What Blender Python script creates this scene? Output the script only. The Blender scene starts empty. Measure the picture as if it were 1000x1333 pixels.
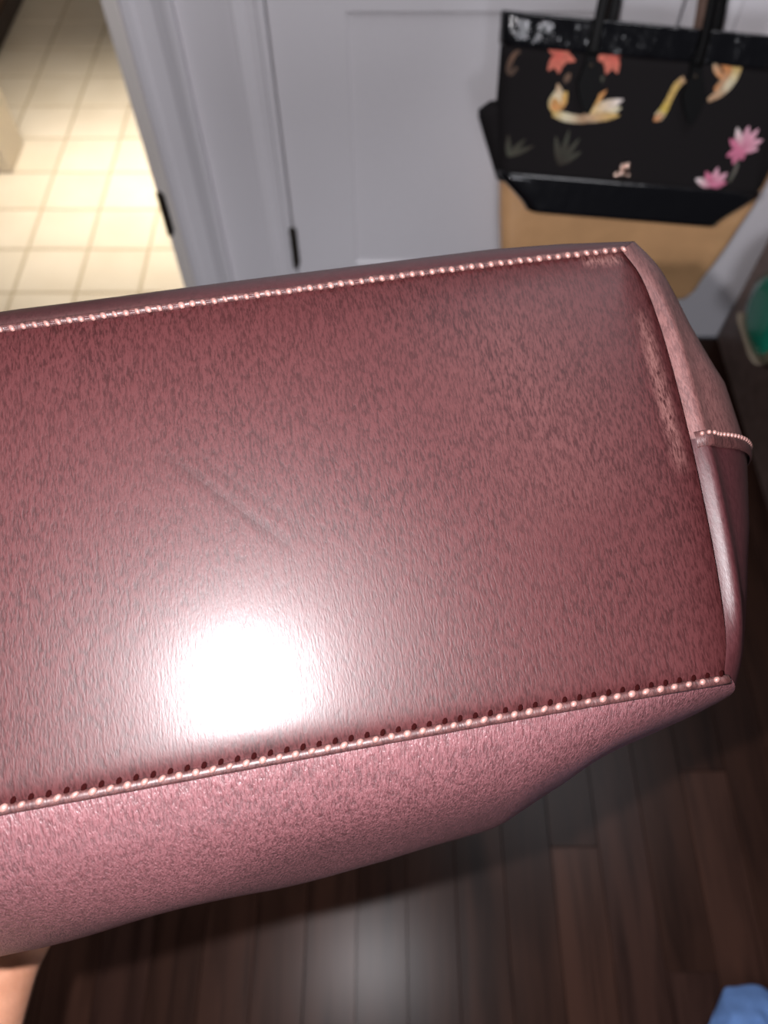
import bpy, bmesh, math, random
from mathutils import Vector, Matrix, noise

random.seed(7)
S = bpy.context.scene
COL = S.collection
V = Vector

# ------------------------------------------------------------------ camera, light, exposure
CAM_H = 1.30
PITCH = math.radians(30.75)                 # angle away from straight down
cd = bpy.data.cameras.new('camera')
cam = bpy.data.objects.new('camera', cd)
COL.objects.link(cam)
cam.location = (0, 0, CAM_H)
cam.rotation_euler = (PITCH, 0, 0)
cd.sensor_fit = 'VERTICAL'
cd.sensor_height = 36.0
cd.sensor_width = 27.0
cd.lens = 27.0
cd.clip_start = 0.01
cd.dof.use_dof = True
cd.dof.focus_distance = 0.318
cd.dof.aperture_fstop = 7.5
S.camera = cam

S.view_settings.view_transform = 'Standard'
S.view_settings.look = 'None'
S.view_settings.exposure = 0.28
S.view_settings.gamma = 1.0
S.view_settings.use_curve_mapping = False

w = bpy.data.worlds.new('world')
S.world = w
w.use_nodes = True
w.node_tree.nodes['Background'].inputs[0].default_value = (0.80, 0.84, 1.0, 1)
w.node_tree.nodes['Background'].inputs[1].default_value = 0.04


def lamp(name, kind, loc, energy, color, target=None, **kw):
    l = bpy.data.lights.new(name, kind)
    l.energy = energy
    l.color = color
    for k, v in kw.items():
        setattr(l, k, v)
    o = bpy.data.objects.new(name, l)
    o.location = loc
    if target is not None:
        o.rotation_euler = (V(target) - V(loc)).to_track_quat('-Z', 'Y').to_euler()
    COL.objects.link(o)
    return o


# the phone's flash, just beside its lens
lamp('phone_flash', 'POINT', (-0.043, 0.012, CAM_H + 0.007), 26.0, (1.0, 0.955, 0.985), shadow_soft_size=0.004)
# the hallway's own lamp, behind the photographer
lamp('hall_lamp', 'AREA', (0.1, -2.3, 1.55), 22.0, (0.93, 0.93, 1.0), (0.3, 1.2, 0.8), shape='DISK', size=0.8)
lamp('door_gradient_light', 'AREA', (0.75, 0.80, 2.42), 8.0, (0.96, 0.95, 1.0), (0.70, 0.72, 0.0), shape='DISK', size=0.80)  # added light, not a known fixture; brightens the door towards the upper right
# tiled room: added narrow-beam light shaping the bright tile patch; warm general light
lamp('tile_patch_light', 'AREA', (-0.40, 1.80, 2.3), 6.8, (1.0, 0.95, 0.90), (-0.42, 1.80, 0.0), shape='RECTANGLE',
     size=0.2, size_y=1.2, spread=math.radians(34))
lamp('tiled_room_lamp', 'AREA', (-1.0, 2.1, 2.4), 6.6, (1.0, 0.88, 0.75), (-1.0, 1.9, 0.0), shape='DISK', size=0.6)


# ------------------------------------------------------------------ helpers
def tag(o, label=None, cat=None, group=None, kind=None):
    if label: o['label'] = label
    if cat: o['category'] = cat
    if group: o['group'] = group
    if kind: o['kind'] = kind
    return o


def empty(name, loc=(0, 0, 0), label=None, cat=None, group=None, mat=None):
    o = bpy.data.objects.new(name, None)
    o.empty_display_size = 0.05
    COL.objects.link(o)
    if mat is not None: o.matrix_world = mat
    else: o.location = loc
    return tag(o, label, cat, group)


def link(name, me, material=None, parent=None, smooth=True):
    o = bpy.data.objects.new(name, me)
    COL.objects.link(o)
    if material is not None and not me.materials: me.materials.append(material)
    if smooth:
        for p in me.polygons: p.use_smooth = True
    if parent is not None: o.parent = parent
    return o


def mesh(name, verts, faces):
    me = bpy.data.meshes.new(name)
    me.from_pydata([tuple(v) for v in verts], [], faces)
    me.update()
    return me


def from_bm(name, bm, material, parent=None, smooth=True):
    bmesh.ops.recalc_face_normals(bm, faces=bm.faces)
    me = bpy.data.meshes.new(name)
    bm.to_mesh(me)
    bm.free()
    return link(name, me, material, parent, smooth)


def box(bm, x0, x1, y0, y1, z0, z1, bev=0.0, seg=1):
    vs = [bm.verts.new((x, y, z)) for z in (z0, z1) for y in (y0, y1) for x in (x0, x1)]
    fs = [bm.faces.new([vs[i] for i in f]) for f in
          ((0, 2, 3, 1), (4, 5, 7, 6), (0, 1, 5, 4), (2, 6, 7, 3), (0, 4, 6, 2), (1, 3, 7, 5))]
    if bev:
        ed = list({e for f in fs for e in f.edges})
        bmesh.ops.bevel(bm, geom=ed, offset=bev, segments=seg, affect='EDGES', profile=0.6)


def boxes(name, material, parent, *bl, bev=0.0, seg=1):
    bm = bmesh.new()
    for b in bl: box(bm, *b, bev=bev, seg=seg)
    return from_bm(name, bm, material, parent, smooth=False)


def tube_geo(pts, radii, n=10, flat=None, cap=True):
    """round (or, with flat=(wide, thin), strap shaped) tube along pts"""
    vs, fs = [], []
    m = len(pts)
    up = V((0, 0, 1))
    prev = None
    for i, p in enumerate(pts):
        t = (V(pts[min(i + 1, m - 1)]) - V(pts[max(i - 1, 0)])).normalized()
        if prev is None:
            a = t.cross(V((0.3, 1, 0.2))).normalized()
        else:
            a = (prev - t * prev.dot(t)).normalized()
        prev = a
        b = t.cross(a)
        r = radii[i] if hasattr(radii, '__len__') else radii
        for k in range(n):
            an = 2 * math.pi * k / n
            if flat:
                ca, sa = math.cos(an), math.sin(an)
                q = a * (flat[0] * math.copysign(abs(ca) ** 0.5, ca)) + b * (flat[1] * math.copysign(abs(sa) ** 0.5, sa))
            else:
                q = a * (r * math.cos(an)) + b * (r * math.sin(an))
            vs.append(V(p) + q)
    for i in range(m - 1):
        for k in range(n):
            fs.append((i * n + k, i * n + (k + 1) % n, (i + 1) * n + (k + 1) % n, (i + 1) * n + k))
    if cap:
        fs.append(tuple(range(n))[::-1])
        fs.append(tuple(range((m - 1) * n, m * n)))
    return vs, fs


def tube(name, pts, radii, material, parent, n=10, flat=None):
    vs, fs = tube_geo(pts, radii, n, flat)
    bm = bmesh.new()
    bv = [bm.verts.new(v) for v in vs]
    for f in fs: bm.faces.new([bv[i] for i in f])
    return from_bm(name, bm, material, parent)


def smooth_path(ctrl, n):
    """Catmull-Rom through control points"""
    c = [V(p) for p in ctrl]
    c = [c[0] * 2 - c[1]] + c + [c[-1] * 2 - c[-2]]
    out = []
    segs = len(c) - 3
    for i in range(n):
        t = i / (n - 1) * segs
        k = min(int(t), segs - 1)
        u = t - k
        p0, p1, p2, p3 = c[k:k + 4]
        out.append(0.5 * ((2 * p1) + (p2 - p0) * u + (2 * p0 - 5 * p1 + 4 * p2 - p3) * u * u + (3 * p1 - p0 - 3 * p2 + p3) * u ** 3))
    return out


def sst(a, b, x):
    t = max(0.0, min(1.0, (x - a) / (b - a)))
    return t * t * (3 - 2 * t)


def interp(tab, x):
    if x <= tab[0][0]: return tab[0][1]
    for (x0, y0), (x1, y1) in zip(tab, tab[1:]):
        if x <= x1: return y0 + (y1 - y0) * (x - x0) / (x1 - x0)
    return tab[-1][1]


# ------------------------------------------------------------------ materials
class Mat:
    def __init__(self, name):
        self.m = bpy.data.materials.new(name)
        self.m.use_nodes = True
        self.t = self.m.node_tree
        self.n = self.t.nodes
        self.b = self.n['Principled BSDF']

    def set(self, **kw):
        for k, v in kw.items():
            self.b.inputs[k.replace('_', ' ')].default_value = (*v, 1) if isinstance(v, tuple) and len(v) == 3 else v
        return self

    def node(self, t, **kw):
        n = self.n.new(t)
        for k, v in kw.items(): setattr(n, k, v)
        return n

    def con(self, a, b): self.t.links.new(a, b)

    def noise(self, scale, detail=2, rough=0.5, vec=None, dist=0.0):
        n = self.node('ShaderNodeTexNoise')
        n.inputs['Scale'].default_value = scale
        n.inputs['Detail'].default_value = detail
        n.inputs['Roughness'].default_value = rough
        n.inputs['Distortion'].default_value = dist
        if vec is not None: self.con(vec, n.inputs['Vector'])
        return n

    def coord(self, scale=(1, 1, 1), rot=(0, 0, 0), rnd=False):
        tc = self.node('ShaderNodeTexCoord')
        mp = self.node('ShaderNodeMapping')
        mp.inputs['Scale'].default_value = scale
        mp.inputs['Rotation'].default_value = rot
        v = tc.outputs['Object']
        if rnd:
            oi = self.node('ShaderNodeObjectInfo')
            ad = self.node('ShaderNodeVectorMath', operation='ADD')
            ml = self.node('ShaderNodeMath', operation='MULTIPLY')
            ml.inputs[1].default_value = 37.0
            self.con(oi.outputs['Random'], ml.inputs[0])
            self.con(v, ad.inputs[0])
            self.con(ml.outputs[0], ad.inputs[1])
            v = ad.outputs[0]
        self.con(v, mp.inputs['Vector'])
        return mp.outputs[0]

    def ramp(self, fac, stops):
        r = self.node('ShaderNodeValToRGB')
        e = r.color_ramp.elements
        while len(e) < len(stops): e.new(0.5)
        for x, (p, c) in zip(e, stops):
            x.position = p
            x.color = (*c, 1)
        self.con(fac, r.inputs[0])
        return r.outputs[0]

    def bump(self, h, strength, dist, prev=None):
        b = self.node('ShaderNodeBump')
        b.inputs['Strength'].default_value = strength
        b.inputs['Distance'].default_value = dist
        self.con(h, b.inputs['Height'])
        if prev is not None: self.con(prev, b.inputs['Normal'])
        self.con(b.outputs[0], self.b.inputs['Normal'])
        return b.outputs[0]

    def mix(self, fac, a, b, blend='MIX'):
        m = self.node('ShaderNodeMix', data_type='RGBA', blend_type=blend)
        for i, x in ((6, a), (7, b)):
            if isinstance(x, tuple): m.inputs[i].default_value = (*x, 1)
            else: self.con(x, m.inputs[i])
        if isinstance(fac, float): m.inputs[0].default_value = fac
        else: self.con(fac, m.inputs[0])
        return m.outputs[2]

    def math(self, op, a, b=None, c=None):
        m = self.node('ShaderNodeMath', operation=op)
        for i, x in enumerate((a, b, c)):
            if x is None: continue
            if isinstance(x, (int, float)): m.inputs[i].default_value = x
            else: self.con(x, m.inputs[i])
        return m.outputs[0]


def plain(name, col, rough=0.5, metal=0.0, coat=0.0, bump=None, var=0.0, spec=0.5):
    M = Mat(name).set(Base_Color=col, Roughness=rough, Metallic=metal, Coat_Weight=coat)
    M.b.inputs['Specular IOR Level'].default_value = spec
    if bump or var:
        v = M.coord()
        n = M.noise(bump[0] if bump else 30, 3, vec=v)
        if bump: M.bump(n.outputs[0], bump[1], bump[2])
        if var:
            lo = tuple(c * (1 - var) for c in col)
            hi = tuple(min(1, c * (1 + var)) for c in col)
            M.con(M.ramp(n.outputs[0], [(0.3, lo), (0.7, hi)]), M.b.inputs['Base Color'])
    return M.m


def leather(name, dark, light, worn, rough, coat, grain=1.0, kind='panel', tilt=0.28, spec=0.5, crough=0.24, cs=1.0):
    """long grain leather, grain strokes run across the panel (object space, metres)"""
    M = Mat(name)
    M.b.inputs['Specular IOR Level'].default_value = spec
    v = M.coord((1350, 300, 800), (0, 0, tilt))
    g = M.noise(1.0, 2, 0.55, v, 0.5)
    v2 = M.coord((560, 150, 380), (0, 0, tilt * 0.8))
    g2 = M.noise(1.0, 2, 0.6, v2, 0.3)
    big = M.noise(14, 3, 0.6, M.coord())
    h = M.math('ADD', M.math('MULTIPLY', g.outputs[0], 0.7), M.math('MULTIPLY', g2.outputs[0], 0.5))
    c = M.ramp(h, [(0.48, dark), (0.67, light)])
    c = M.mix(M.ramp(big.outputs[0], [(0.35, (0, 0, 0)), (0.75, (0.45, 0.45, 0.45))]), c, light)
    if kind == 'base':
        # rubbed places: the right hand edge, the far corner, a few scuffs
        sx = M.node('ShaderNodeSeparateXYZ')
        tc = M.node('ShaderNodeTexCoord')
        M.con(tc.outputs['Object'], sx.inputs[0])
        x, y = sx.outputs[0], sx.outputs[1]

        def line(x0, y0, x1, y1, wd):
            dx, dy = x1 - x0, y1 - y0
            L = math.hypot(dx, dy)
            # distance across and position along
            d = M.math('ABSOLUTE', M.math('DIVIDE', M.math('SUBTRACT', M.math('MULTIPLY', M.math('SUBTRACT', x, x0), dy),
                                                               M.math('MULTIPLY', M.math('SUBTRACT', y, y0), dx)), L))
            s = M.math('DIVIDE', M.math('ADD', M.math('MULTIPLY', M.math('SUBTRACT', x, x0), dx),
                                        M.math('MULTIPLY', M.math('SUBTRACT', y, y0), dy)), L * L)
            e = M.math('SUBTRACT', 1.0, M.math('POWER', M.math('ABSOLUTE', M.math('SUBTRACT', M.math('MULTIPLY', s, 2.0), 1.0)), 4.0))
            k = M.math('MULTIPLY', M.math('MAXIMUM', M.math('SUBTRACT', 1.0, M.math('DIVIDE', d, wd)), 0.0), M.math('MAXIMUM', e, 0.0))
            return k
        rub = M.math('ADD', M.math('MULTIPLY', line(0.1725, 0.086, 0.1725, 0.004, 0.0055), 0.75), M.math('MULTIPLY', line(0.150, 0.1125, 0.172, 0.1125, 0.005), 0.8))
        rub = M.math('ADD', rub, M.math('MULTIPLY', line(0.100, 0.100, 0.130, -0.01, 0.05), 0.10))
        gm = M.math('MULTIPLY', rub, M.math('MULTIPLY', M.math('SUBTRACT', h, 0.46), 5.5))
        gm = M.math('MINIMUM', M.math('MAXIMUM', gm, 0.0), 1.0)
        c = M.mix(gm, c, worn)
        # two shallow creases pressed into the panel
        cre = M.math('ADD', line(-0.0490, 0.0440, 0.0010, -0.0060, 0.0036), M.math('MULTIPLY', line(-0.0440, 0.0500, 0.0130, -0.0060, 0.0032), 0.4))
        nb = M.bump(M.math('MULTIPLY', cre, -1.0), 0.2, 0.0006)
        nb = M.bump(h, grain * 0.55, 0.00035, nb)
        cb = M.node('ShaderNodeBump')
        cb.inputs['Strength'].default_value = 0.13
        cb.inputs['Distance'].default_value = 0.00035
        M.con(h, cb.inputs['Height'])
        M.con(cb.outputs[0], M.b.inputs['Coat Normal'])
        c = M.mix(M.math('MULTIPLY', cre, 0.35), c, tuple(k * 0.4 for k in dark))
    else:
        M.bump(h, grain * 0.6, 0.0005)
    M.con(c, M.b.inputs['Base Color'])
    M.con(M.math('ADD', rough - 0.06, M.math('MULTIPLY', g.outputs[0], 0.12)), M.b.inputs['Roughness'])
    M.set(Coat_Weight=coat, Coat_Roughness=crough)
    return M.m


L_BASE = leather('wine_leather_base', (0.0150, 0.0023, 0.0026), (0.036, 0.0082, 0.0088), (0.11, 0.050, 0.045), 0.52, 0.16, 1.0, 'base', spec=0.21, crough=0.27)
L_FRONT_LIT = leather('wine_leather_front_lit', (0.040, 0.0100, 0.0118), (0.090, 0.029, 0.033), (0.11, 0.05, 0.045), 0.50, 0.05, 3.0, tilt=0.25, spec=0.75)  # same wine leather, colour raised because this curved face meets the flash squarely
L_GUSSET = leather('rubbed_pink_leather', (0.042, 0.0130, 0.0125), (0.092, 0.036, 0.033), (0.2, 0.1, 0.09), 0.55, 0.1, 0.8)
L_SMOOTH = leather('wine_leather_smooth', (0.022, 0.0048, 0.0058), (0.033, 0.0082, 0.0095), (0.2, 0.1, 0.09), 0.46, 0.06, 0.35, spec=0.35)
L_WELT = leather('welt_leather', (0.018, 0.0042, 0.0042), (0.050, 0.016, 0.015), (0.2, 0.1, 0.09), 0.5, 0.1, 0.8)
L_LINING = plain('plum_lining', (0.03, 0.008, 0.012), 0.8)
THREAD = plain('pink_thread', (0.17, 0.085, 0.074), 0.42, spec=0.6)

WHITE = plain('white_paint', (0.70, 0.685, 0.715), 0.5, bump=(300, 0.05, 0.0005), var=0.02)
JAMB = plain('jamb_paint_warm_lit', (0.66, 0.62, 0.58), 0.5)  # white paint tinted to carry the tiled room's warm light
BRONZE = plain('aged_bronze', (0.035, 0.026, 0.018), 0.4, 0.7)
CREAM = plain('cream_paint', (0.72, 0.62, 0.46), 0.5)
GROUT = plain('tan_grout', (0.36, 0.28, 0.17), 0.9, bump=(200, 0.2, 0.002))
DARKWOOD = plain('dark_brown_wood', (0.045, 0.025, 0.019), 0.42, bump=(40, 0.1, 0.001), var=0.25)
DRESSER = plain('brown_dresser_wood', (0.22, 0.15, 0.125), 0.42, bump=(40, 0.1, 0.001), var=0.25)
RUSTWOOD = plain('red_brown_wood', (0.13, 0.065, 0.038), 0.45, var=0.25)
PATENT = plain('black_patent_leather', (0.004, 0.004, 0.005), 0.14, coat=0.15, bump=(18, 0.35, 0.006))
PATENT_RIM = plain('black_patent_rim', (0.004, 0.004, 0.005), 0.16, coat=0.3, bump=(20, 0.7, 0.012))
BLKLEATHER = plain('black_leather', (0.003, 0.003, 0.0032), 0.55, spec=0.12)
FABRIC = plain('black_fabric', (0.010, 0.0085, 0.009), 0.9, bump=(900, 0.3, 0.0005), var=0.25, spec=0.15)
TAN = plain('tan_patent_leather', (0.64, 0.37, 0.18), 0.22, coat=0.5, bump=(16, 0.55, 0.006), var=0.08)
TAUPE = plain('taupe_leather', (0.20, 0.125, 0.095), 0.5)
GOLD = plain('rose_gold_metal', (0.62, 0.44, 0.36), 0.25, 1.0)
SILVER = plain('brushed_steel', (0.55, 0.55, 0.56), 0.3, 1.0)
BLUE = plain('blue_cotton', (0.13, 0.24, 0.50), 0.9, bump=(500, 0.3, 0.001), var=0.12, spec=0.2)
GREEN = plain('green_glazed_leather', (0.008, 0.20, 0.125), 0.25, coat=0.5)
OLIVE = plain('olive_leather', (0.13, 0.12, 0.075), 0.5)
BEIGE = plain('beige_leather', (0.42, 0.34, 0.25), 0.5)


def wood_floor():
    M = Mat('walnut_plank')
    oi = M.node('ShaderNodeObjectInfo')
    v = M.coord((38, 3.2, 10), rnd=True)
    n = M.noise(1.0, 5, 0.6, v, 0.6)
    v2 = M.coord((7, 1.6, 4), rnd=True)
    n2 = M.noise(1.0, 2, 0.5, v2, 0.8)
    base = M.ramp(oi.outputs['Random'], [(0.0, (0.026, 0.0110, 0.0072)), (0.35, (0.037, 0.0165, 0.0110)), (0.7, (0.048, 0.0215, 0.0145)), (1.0, (0.034, 0.0165, 0.0130))])
    gr = M.ramp(n.outputs[0], [(0.30, (0.45, 0.42, 0.42)), (0.55, (1, 1, 1)), (0.75, (1.25, 1.2, 1.15))])
    kn = M.ramp(n2.outputs[0], [(0.30, (0.35, 0.32, 0.32)), (0.42, (1, 1, 1))])
    c = M.mix(1.0, base, gr, 'MULTIPLY')
    c = M.mix(0.8, c, kn, 'MULTIPLY')
    M.con(c, M.b.inputs['Base Color'])
    M.set(Roughness=0.29)
    M.b.inputs['Specular IOR Level'].default_value = 0.13
    M.bump(n.outputs[0], 0.10, 0.0008)
    return M.m


def tile_mat():
    M = Mat('cream_tile')
    oi = M.node('ShaderNodeObjectInfo')
    n = M.noise(9, 3, 0.5, M.coord(rnd=True))
    base = M.ramp(oi.outputs['Random'], [(0.0, (0.56, 0.47, 0.34)), (1.0, (0.62, 0.525, 0.39))])
    c = M.mix(0.35, base, M.ramp(n.outputs[0], [(0.3, (0.50, 0.41, 0.28)), (0.7, (0.66, 0.57, 0.43))]))
    M.con(c, M.b.inputs['Base Color'])
    M.set(Roughness=0.32)
    M.bump(n.outputs[0], 0.2, 0.004)
    return M.m


WALNUT, TILE = wood_floor(), tile_mat()


def skin_mat():
    M = Mat('skin')
    n = M.noise(60, 4, 0.6, M.coord())
    n2 = M.noise(420, 2, 0.5, M.coord())
    c = M.ramp(n.outputs[0], [(0.3, (0.46, 0.215, 0.130)), (0.7, (0.58, 0.29, 0.185))])
    M.con(c, M.b.inputs['Base Color'])
    M.set(Roughness=0.5)
    M.b.inputs['Subsurface Weight'].default_value = 0.15
    M.b.inputs['Subsurface Radius'].default_value = (0.010, 0.004, 0.002)
    M.b.inputs['Subsurface Scale'].default_value = 0.3
    M.bump(n2.outputs[0], 0.25, 0.0006)
    return M.m


SKIN = skin_mat()


def vcol_mat(name, rough=0.8):
    M = Mat(name)
    a = M.node('ShaderNodeVertexColor')
    a.layer_name = 'print'
    n = M.noise(160, 2, 0.5, M.coord())
    c = M.mix(M.ramp(n.outputs[0], [(0.35, (0, 0, 0)), (0.7, (0.35, 0.35, 0.35))]), a.outputs[0], (0.08, 0.05, 0.04))
    M.con(c, M.b.inputs['Base Color'])
    M.set(Roughness=rough)
    M.b.inputs['Specular IOR Level'].default_value = 0.2
    return M.m


PRINT = vcol_mat('woven_print')

# ------------------------------------------------------------------ setting: floors
WALL_Y = 1.222
hall = boxes('floor', DARKWOOD, None, (-1.7, 2.0, -1.0, 1.235, -0.030, -0.008))
tag(hall, 'dark wooden plank floor of the hallway', None, kind='structure')


def piece_mesh(name, wx, wy, h, bev):
    bm = bmesh.new()
    box(bm, -wx / 2, wx / 2, -wy / 2, wy / 2, -h, 0)
    top = [e for e in bm.edges if all(v.co.z > -1e-6 for v in e.verts)]
    bmesh.ops.bevel(bm, geom=top, offset=bev, segments=1, affect='EDGES')
    bmesh.ops.recalc_face_normals(bm, faces=bm.faces)
    me = bpy.data.meshes.new(name)
    bm.to_mesh(me)
    bm.free()
    return me


PW = 0.0752
plank_me = {L: piece_mesh('plank', PW - 0.0006, L - 0.0006, 0.008, 0.0006) for L in (0.6, 0.9)}
ci = 0
x = -1.6
while x < 1.95:
    y = -1.0 - random.uniform(0.0, 0.55)
    while y < 1.235:
        L = random.choice((0.6, 0.9, 0.9))
        y0, y1 = max(y, -1.0), min(y + L, 1.235)
        if y1 - y0 > 0.05:
            me = plank_me[L] if (y0 == y and y1 == y + L and y0 == y) else piece_mesh('plank', PW - 0.0006, y1 - y0 - 0.0006, 0.008, 0.0006)
            o = link('plank', me, WALNUT, hall, smooth=False)
            o.location = (x + 0.0176, (y0 + y1) / 2, 0)
        y += L
    x += PW

tiled = boxes('floor', GROUT, None, (-2.1, 0.1, 1.236, 3.3, -0.030, -0.0025))
tag(tiled, 'cream tiled floor of the room beyond the doorway', None, kind='structure')
TP = 0.150
tile_me = piece_mesh('tile', TP - 0.006, TP - 0.006, 0.012, 0.0016)
for i in range(-14, 1):
    for j in range(-1, 13):
        cx = -0.7314 + (i + 5.5) * TP
        cy = 1.5305 + (j - 1 + 0.5) * TP
        if cx > 0.0 or cx < -2.0 or cy < 1.29: continue
        o = link('tile', tile_me, TILE, tiled, smooth=False)
        o.location = (cx, cy, 0.0)
thr = boxes('trim_4', DARKWOOD, None, (-1.272, -0.418, 1.195, 1.236, -0.002, 0.006), bev=0.003)
tag(thr, 'dark wood threshold strip under the doorway', kind='structure')

# ------------------------------------------------------------------ setting: wall with two doors
YB = WALL_Y + 0.018                        # wall face
wall = boxes('wall_back', WHITE, None,
             (-0.417, -0.200, YB, YB + 0.11, 0.0, 2.5),
             (-2.1, -1.272, YB, YB + 0.11, 0.0, 2.5),
             (-1.272, -0.417, YB, YB + 0.11, 2.06, 2.5),
             (-0.200, 0.460, YB, YB + 0.11, 2.06, 2.5),
             (-0.200, -0.150, YB + 0.032, YB + 0.11, 0.0, 2.06),
             (0.425, 0.460, YB + 0.032, YB + 0.11, 0.0, 2.06),
             (0.460, 2.0, YB, YB + 0.11, 0.0, 2.5))
tag(wall, 'white painted wall behind the hanging bags', kind='structure')


def casing(name, x0, x1, flip, label):
    """moulded door casing: thick rounded outer back band, stepped face, thin inner edge"""
    prof = [(0.00, 0.000), (0.00, 0.012), (0.06, 0.016), (0.22, 0.0165), (0.28, 0.0125), (0.34, 0.0120), (0.62, 0.0110), (0.68, 0.0140),
            (0.74, 0.0150), (0.82, 0.0185), (0.93, 0.0205), (0.985, 0.0190), (1.0, 0.014), (1.0, 0.000)]
    vs, fs = [], []
    for z in (0.0, 2.08):
        for u, d in prof:
            uu = 1 - u if flip else u
            vs.append((x0 + (x1 - x0) * uu, YB - d, z))
    n = len(prof)
    for i in range(n - 1): fs.append((i, i + 1, n + i + 1, n + i))
    fs.append(tuple(range(n)))
    fs.append(tuple(range(n, 2 * n)))
    bm = bmesh.new()
    bv = [bm.verts.new(v) for v in vs]
    for f in fs: bm.faces.new([bv[i] for i in f])
    return tag(from_bm(name, bm, WHITE, None, smooth=False), label, kind='structure')


c1 = casing('trim_1', -0.394, -0.314, False, 'white moulded casing on the right of the tiled doorway')
casing('trim_2', -0.228, -0.178, True, 'white moulded casing on the hinge side of the panelled door')
casing('trim_3', 0.448, 0.530, False, 'white moulded casing on the knob side of the panelled door')
jamb = boxes('trim_5', JAMB, None, (-0.418, -0.394, YB - 0.017, YB + 0.112, 0.0, 2.06), bev=0.004, seg=2)
tag(jamb, 'white door jamb tinted with warm light at the edge of the tiled doorway', kind='structure')


def hinge(parent, x, y, z0):
    bm = bmesh.new()
    vs, fs = tube_geo([(x, y, z0), (x, y, z0 + 0.028), (x, y, z0 + 0.0285), (x, y, z0 + 0.058), (x, y, z0 + 0.0585), (x, y, z0 + 0.086)],
                      [0.0062, 0.0062, 0.0055, 0.0062, 0.0055, 0.0062], 12)
    bv = [bm.verts.new(v) for v in vs]
    for f in fs: bm.faces.new([bv[i] for i in f])
    bmesh.ops.create_uvsphere(bm, u_segments=8, v_segments=6, radius=0.0058, matrix=Matrix.Translation((x, y, z0 + 0.087)))
    bmesh.ops.create_uvsphere(bm, u_segments=8, v_segments=6, radius=0.0058, matrix=Matrix.Translation((x, y, z0 - 0.001)))
    box(bm, x - 0.004, x + 0.008, y + 0.003, y + 0.006, z0 + 0.002, z0 + 0.084)
    o = from_bm('hinge', bm, BRONZE, parent, smooth=False)
    return tag(o, 'dark bronze hinge')


for z in (0.302, 1.02, 1.76): hinge(jamb, -0.412, YB - 0.021, z)

# panelled closet door
door = empty('door_1', (0.13, YB + 0.02, 0.0))
tag(door, 'white panelled closet door with the bags hung on its knob', kind='structure')
DX0, DX1 = -0.174, 0.444
yF = YB - 0.006


def door_leaf():
    """leaf with recessed moulded panels (x,z grid of rails and stiles)"""
    bm = bmesh.new()
    xs = [DX0, -0.058, 0.128, 0.142, 0.328, DX1]
    rows = [(0.012, 0.215), (0.215, 0.694), (0.694, 0.86), (0.86, 1.55), (1.55, 1.66), (1.66, 1.92), (1.92, 2.045)]
    cells_p = []
    px = [(-0.058, 0.328)]
    pz = [(0.215, 0.694), (0.86, 1.55), (1.66, 1.92)]
    X = sorted({DX0, DX1, *[a for p in px for a in p]})
    Z = sorted({0.012, 2.045, *[a for p in pz for a in p]})
    ispanel = lambda x, z: any(a <= x < b for a, b in px) and any(a <= z < b for a, b in pz)
    def quad(a, b, c, d): bm.faces.new([bm.verts.new(v) for v in (a, b, c, d)])
    for x0, x1 in zip(X, X[1:]):
        for z0, z1 in zip(Z, Z[1:]):
            if not ispanel(x0, z0):
                quad((x0, yF, z0), (x1, yF, z0), (x1, yF, z1), (x0, yF, z1))
                continue
            # rings: edge, groove, rise to raised field
            ring = [(0.0, 0.0), (0.004, 0.0035), (0.010, 0.0045), (0.016, 0.0045)]
            rr = [[(x0 + i, yF + d, z0 + i), (x1 - i, yF + d, z0 + i), (x1 - i, yF + d, z1 - i), (x0 + i, yF + d, z1 - i)] for i, d in ring]
            for a, b in zip(rr, rr[1:]):
                for k in range(4): quad(a[k], a[(k + 1) % 4], b[(k + 1) % 4], b[k])
            quad(*rr[-1])
    # edges and back
    y2 = yF + 0.035
    quad((DX0, yF, 0.012), (DX0, yF, 2.045), (DX0, y2, 2.045), (DX0, y2, 0.012))
    quad((DX1, yF, 0.012), (DX1, yF, 2.045), (DX1, y2, 2.045), (DX1, y2, 0.012))
    quad((DX0, yF, 0.012), (DX1, yF, 0.012), (DX1, y2, 0.012), (DX0, y2, 0.012))
    quad((DX0, yF, 2.045), (DX1, yF, 2.045), (DX1, y2, 2.045), (DX0, y2, 2.045))
    quad((DX0, y2, 0.012), (DX1, y2, 0.012), (DX1, y2, 2.045), (DX0, y2, 2.045))
    bmesh.ops.remove_doubles(bm, verts=bm.verts, dist=1e-5)
    return bm


lf = from_bm('door_leaf', door_leaf(), WHITE, None, smooth=False)
lf.parent = door
lf.matrix_parent_inverse = door.matrix_basis.inverted()


def to_parent(o, p):
    o.parent = p
    o.matrix_parent_inverse = p.matrix_basis.inverted()
    return o


for z in (0.222, 1.02, 1.80): to_parent(hinge(None, -0.177, YB - 0.020, z), door)
KNOB = V((0.362, yF, 0.925))
bm = bmesh.new()
prof = [(0.0, 0.0), (0.031, 0.0), (0.032, 0.004), (0.026, 0.009), (0.011, 0.013), (0.009, 0.045), (0.014, 0.052), (0.025, 0.060), (0.029, 0.072),
        (0.026, 0.084), (0.014, 0.091), (0.0, 0.092)]
rings = []
for r, d in prof:
    rings.append([bm.verts.new(KNOB + V((r * math.cos(a * math.pi / 10), -d, r * math.sin(a * math.pi / 10)))) for a in range(20)])
for a, b in zip(rings, rings[1:]):
    for k in range(20): bm.faces.new((a[k], a[(k + 1) % 20], b[(k + 1) % 20], b[k]))
bmesh.ops.remove_doubles(bm, verts=bm.verts, dist=1e-6)
tag(to_parent(from_bm('door_knob', bm, SILVER), door), 'round steel knob')

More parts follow.
